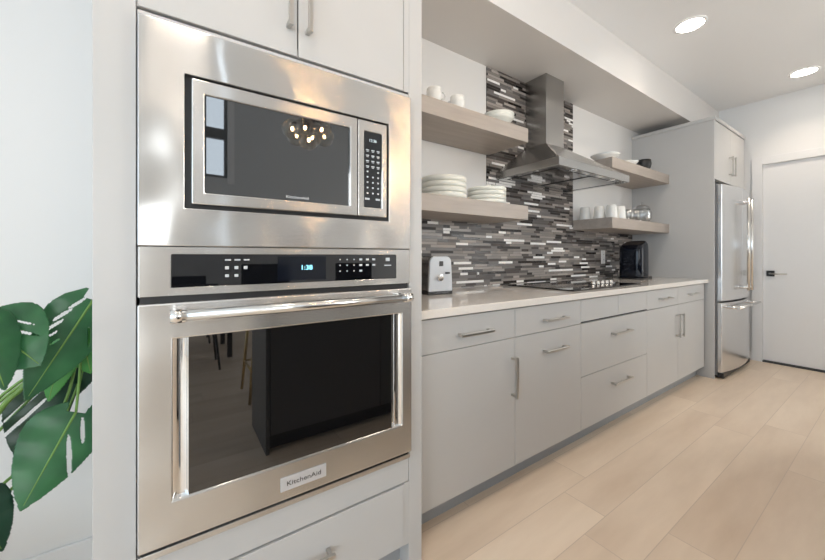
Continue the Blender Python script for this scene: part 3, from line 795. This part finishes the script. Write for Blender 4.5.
def stool(x, y, label):
    t = thing('bar_stool', label, 'stool', (x, y, 0), 'bar stools along the island')
    bm = bmesh.new(); loft(bm, [[(x + a, y + b_, z) for a, b_ in rounded(.20, .19, .07)] for z in (.66, .675, .71, .72)]); bm_obj('seat', bm, M['fabric'], t)
    bm = bmesh.new(); box(bm, x - .2, x + .2, y - .215, y - .19, .80, 1.06); bm_obj('backrest', bm, M['fabric'], t, .012)
    for sx in (-1, 1):
        bm = bmesh.new(); tube(bm, [(x + sx * .16, y - .20, .69), (x + sx * .17, y - .205, .82)], .009); bm_obj('back_post', bm, M['gold'], t)
        for sy in (-1, 1):
            bm = bmesh.new(); tube(bm, [(x + sx * .15, y + sy * .14, .665), (x + sx * .2, y + sy * .19, .01)], .011); bm_obj('leg', bm, M['gold'], t)
    bm = bmesh.new(); z = .25
    P4 = [(x + a * .182, y + b_ * .172, z) for a, b_ in ((-1, -1), (1, -1), (1, 1), (-1, 1), (-1, -1))]
    for p, q in zip(P4, P4[1:]): tube(bm, [p, q], .008)
    bm_obj('foot_ring', bm, M['gold'], t)
stool(.66, -1.02, 'dark bar stool with brass legs at the near end of the island')
stool(1.50, -1.02, 'dark bar stool with brass legs, middle one along the island')
stool(2.35, -1.02, 'dark bar stool with brass legs at the far end of the island')

# ------------------------------------------------------------------ pendants of glass globes
def pendant(x, y, z, label):
    t = thing('pendant_light', label, 'pendant light', (x, y, z), 'glass globe pendants over the island')
    bm = bmesh.new(); lathe(bm, [(0, 0), (.06, 0), (.06, -.02), (0, -.02)], (x, y, CE - .001), 24); bm_obj('ceiling_canopy', bm, M['black'], t)
    bm = bmesh.new(); tube(bm, [(x, y, CE - .02), (x, y, z + .1)], .004, 8); bm_obj('cord', bm, M['black'], t)
    bm = bmesh.new(); lathe(bm, [(0, .12), (.03, .12), (.05, .09), (.05, .06), (0, .06)], (x, y, z), 24); bm_obj('hub', bm, M['black'], t)
    for k in range(7):
        a = 2 * PI * k / 6
        dx, dy, dz_ = (.105 * math.cos(a), .105 * math.sin(a), .01 * (k % 2)) if k < 6 else (0, 0, -.04)
        bm = bmesh.new(); tube(bm, [(x, y, z + .08), (x + dx * .6, y + dy * .6, z + dz_ + .06), (x + dx, y + dy, z + dz_ + .035)], .006, 8)
        arm = bm_obj('arm', bm, M['black'], t)
        bm = bmesh.new(); bmesh.ops.create_uvsphere(bm, u_segments=20, v_segments=12, radius=.062)
        for v in bm.verts: v.co += Vector((x + dx, y + dy, z + dz_))
        bm_obj('glass_globe', bm, M['globe'], t, smooth=True)
        bm = bmesh.new(); bmesh.ops.create_uvsphere(bm, u_segments=12, v_segments=8, radius=.009)
        for v in bm.verts: v.co = Vector((v.co.x, v.co.y, v.co.z * 1.5)) + Vector((x + dx, y + dy, z + dz_))
        bm_obj('bulb', bm, M['bulb'], arm, smooth=True)
pendant(.71, -.20, 1.92, 'cluster of clear glass globes with lit bulbs, reflected in the microwave')
pendant(1.44, -.24, 1.92, 'cluster of clear glass globes with lit bulbs, second along the island')

# ------------------------------------------------------------------ dining set behind the camera (seen in the oven glass)
dt = thing('dining_table', 'pale wooden dining table with black legs, reflected in the oven glass', 'table', (-.3, -2.7, 0))
B('table_top', M['oak_light'], dt, (-1.2, .6, -3.15, -2.25, .72, .75), bev=.003)
for sx in (-1.1, .5):
    for sy in (-3.05, -2.35): B('leg', M['black'], dt, (sx - .025, sx + .025, sy - .025, sy + .025, 0, .72))
def chair(x, y, s, label):
    t = thing('dining_chair', label, 'chair', (x, y, 0), 'black dining chairs around the table')
    bm = bmesh.new(); loft(bm, [[(x + a, y + b_, z) for a, b_ in rounded(.22, .21, .06)] for z in (.43, .445, .465, .47)]); bm_obj('seat', bm, M['black'], t)
    bm = bmesh.new(); box(bm, x - .2, x + .2, y - s * .215 - .012, y - s * .215 + .012, .58, .86); bm_obj('backrest', bm, M['black'], t, .01)
    for sx in (-1, 1):
        bm = bmesh.new(); tube(bm, [(x + sx * .18, y - s * .19, .45), (x + sx * .18, y - s * .215, .6)], .01); bm_obj('back_post', bm, M['black'], t)
        for sy in (-1, 1):
            bm = bmesh.new(); tube(bm, [(x + sx * .17, y + sy * .16, .435), (x + sx * .21, y + sy * .2, .008)], .011); bm_obj('leg', bm, M['black'], t)
chair(-.8, -2.08, -1, 'black dining chair on the kitchen side of the table, further left'); chair(.15, -2.08, -1, 'black dining chair on the kitchen side of the table, nearer the island')
chair(-.8, -3.32, 1, 'black dining chair on the window side of the table, further left'); chair(.15, -3.32, 1, 'black dining chair on the window side of the table, nearer the narrow window')

# ------------------------------------------------------------------ monstera plant
def unproj(px, py, Y):
    u = px - 412.5; R = 609.5; z = Y * R / (502.5 - u)
    return Vector((z * (1.4565 * u + 345) / R, Y, CAM_H + (256 - py) * z / 345))
CAMP = Vector((0, 0, CAM_H))
pl = thing('monstera_plant', 'large green monstera plant with split leaves beside the oven tower', 'plant', (-.78, 1.40, 0))
bm = bmesh.new(); lathe(bm, [(0, 0), (.15, 0), (.19, .30), (.185, .31), (.175, .31), (.172, .27), (0, .27)], (-.78, 1.40, 0), 40); bm_obj('pot', bm, M['terracotta'], pl)
bm = bmesh.new(); lathe(bm, [(0, .275), (.172, .272)], (-.78, 1.40, 0), 40); bm_obj('soil', bm, M['soil'], pl)

def leaf(base, tip, wid, m, slits_r, slits_l, roll=0, cup=.06, droop=.10, holes=True, stem_from=None, cell=.0028, fold=0.0, rmax=1.0):
    base, tip = Vector(base), Vector(tip); ax = tip - base; Ln = ax.length; ax.normalize()
    view = (CAMP - (base + tip) / 2).normalized()
    nrm = (view - ax * view.dot(ax)).normalized()
    nrm = Matrix.Rotation(math.radians(roll), 3, ax) @ nrm
    side = nrm.cross(ax).normalized()
    hw = wid / 2
    def half(t):
        if t < -.16 or t > 1: return 0
        if t < .22: return hw * (1 - ((.22 - t) / .38) ** 2.4)
        s = (t - .22) / .78
        return hw * (1 - s ** 1.75) ** .9
    def surf(t, y):
        q = y / hw
        off = -cup * q * q * Ln - droop * max(0, t) ** 2 * Ln - fold * abs(q) * Ln + .012 * math.sin(t * 22) * abs(q) * Ln
        return base + ax * (t * Ln) + side * y + nrm * off
    def inside(t, y):
        w = half(t); a = abs(y)
        if a >= w or y > rmax * hw: return False
        if t < 0 and a < .02 + .10 * Ln * (-t) : return False
        if surf(t, y).x > -.162: return False
        sl = slits_r if y > 0 else slits_l
        for (t0, a0, a1, wd) in sl:      # starts at fraction a0 of half width, ends a1, runs outward and forward
            q = a / hw
            if a0 < q < a1:
                s = (q - a0) / (a1 - a0)
                tc = t0 + (q - a0) * 1.9 * (hw / Ln)
                e = wd * math.sqrt(max(0, 1 - (2 * s - 1) ** 2)) if a1 < 1 else wd * min(1, 3 * s) * (.8 + .5 * s)
                if abs(t - tc) < e: return False
        return True
    nt = int(1.18 * Ln / cell); ny = int(wid / cell)
    bm = bmesh.new(); V = {}
    def vert(i, j):
        if (i, j) not in V: V[i, j] = bm.verts.new(surf(-.18 + 1.18 * i / nt, -hw + wid * j / ny))
        return V[i, j]
    for i in range(nt):
        for j in range(ny):
            t = -.18 + 1.18 * (i + .5) / nt; y = -hw + wid * (j + .5) / ny
            if inside(t, y):
                f = bm.faces.new((vert(i, j), vert(i + 1, j), vert(i + 1, j + 1), vert(i, j + 1))); f.smooth = True
    o = bm_obj('leaf', bm, m, pl)
    sm = o.modifiers.new('soft', 'SMOOTH'); sm.iterations = 2
    so = o.modifiers.new('thick', 'SOLIDIFY'); so.thickness = .0008
    bm = bmesh.new()
    tube(bm, [surf(t / 12 * .95, 0) + nrm * .0006 for t in range(13)], [.0034 - .0026 * t / 12 for t in range(13)], 6)
    bm_obj('midrib', bm, M['stem'], o)
    if stem_from is not None:
        s = Vector(stem_from); mid = (s + base) / 2 + Vector((0, 0, .10)) - ax * .03
        pts = []
        for k in range(15):
            t = k / 14; pts.append(s * (1 - t) ** 2 + mid * 2 * t * (1 - t) + base * t * t)
        bm = bmesh.new(); tube(bm, pts, [.008 - .0045 * k / 14 for k in range(15)], 8); bm_obj('stem', bm, M['stem'], pl)
def stem(pts, r=.004, r0=None):
    """petiole through (px, py, Y) sight points, smoothed"""
    P_ = [p if isinstance(p, Vector) else unproj(*p) for p in pts]; out = []
    Q = [P_[0]] + P_ + [P_[-1]]
    for a, b_, c, d in zip(Q, Q[1:], Q[2:], Q[3:]):
        for k in range(6):
            t = k / 6; out.append(.5 * ((2 * b_) + (c - a) * t + (2 * a - 5 * b_ + 4 * c - d) * t * t + (3 * b_ - a - 3 * c + d) * t ** 3))
    out.append(P_[-1]); n = len(out)
    bm = bmesh.new(); tube(bm, out, [(r0 or r * 1.6) * (1 - k / n) + r * k / n for k in range(n)], 8); bm_obj('stem', bm, M['stem'], pl)
POT = lambda dx, dy: Vector((-.78 + dx, 1.40 + dy, .27))
# big lower leaf
leaf(unproj(76, 412, 1.28), unproj(20, 512, 1.20), .165, M['leaf'], [(.25, .12, .70, .045), (.05, .22, .60, .04)], [], roll=0, droop=.03)
# upper leaf running down from the tower edge
leaf(unproj(93, 300, 1.30), unproj(25, 402, 1.24), .150, M['leaf'], [(.25, .35, .7, .02)], [(.0, .2, .46, .026), (.13, .34, .64, .030), (.25, .38, .68, .028), (.36, .34, .58, .020), (.42, .16, .32, .014)], roll=-8, droop=.02)
# left leaf, partly outside the frame
leaf(unproj(-16, 322, 1.24), unproj(41, 366, 1.20), .175, M['leaf'], [(.30, .20, .5, .035), (.10, .3, .6, .03)], [(.40, .25, .5, .05)], roll=10, droop=.03)
leaf(unproj(-24, 314, 1.18), unproj(6, 390, 1.15), .125, M['leaf'], [], [(.3, .4, .8, .03)], roll=-20, droop=.02)
# shaded leaf behind the big one, with long slits
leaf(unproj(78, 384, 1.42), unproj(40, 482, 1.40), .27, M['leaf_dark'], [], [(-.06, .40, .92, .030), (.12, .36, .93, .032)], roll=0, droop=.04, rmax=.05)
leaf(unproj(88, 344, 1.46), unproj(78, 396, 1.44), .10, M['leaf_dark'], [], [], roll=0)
# leaves of a brighter green between
leaf(unproj(68, 338, 1.37), unproj(44, 404, 1.35), .085, M['leaf_bright'], [], [(.3, .3, .8, .02)], roll=25)
leaf(unproj(80, 330, 1.36), unproj(92, 374, 1.34), .10, M['leaf_bright'], [(.3, .3, .8, .02)], [], roll=-10)
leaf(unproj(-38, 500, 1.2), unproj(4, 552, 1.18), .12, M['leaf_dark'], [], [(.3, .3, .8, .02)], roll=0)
stem([POT(.03, .0), (-60, 500, 1.38), (0, 410, 1.34), (24, 386, 1.34), (62, 340, 1.33), (93, 300, 1.305)], .0035, .009)
stem([POT(.06, .02), (-50, 540, 1.36), (0, 487, 1.36), (36, 456, 1.40), (64, 420, 1.43), (78, 384, 1.425)], .003)
stem([POT(.05, -.04), (-40, 545, 1.30), (0, 499, 1.33), (30, 470, 1.37), (66, 400, 1.38), (80, 345, 1.38), (80, 370, 1.33), (76, 412, 1.285)], .003)
stem([POT(0, -.05), (-70, 430, 1.3), (-40, 350, 1.26), (-16, 322, 1.245)], .003)
stem([POT(-.03, -.03), (-80, 430, 1.25), (-50, 340, 1.2), (-24, 318, 1.185)], .003)
stem([POT(.02, -.06), (-75, 560, 1.24), (-50, 500, 1.21), (-38, 500, 1.205)], .003)
stem([POT(.06, .04), (-30, 430, 1.40), (40, 370, 1.39), (68, 338, 1.375)], .003)
stem([POT(.06, .05), (-30, 425, 1.42), (50, 360, 1.40), (80, 330, 1.365)], .003)
stem([POT(.07, .05), (-20, 450, 1.45), (50, 380, 1.47), (90, 352, 1.465)], .003)
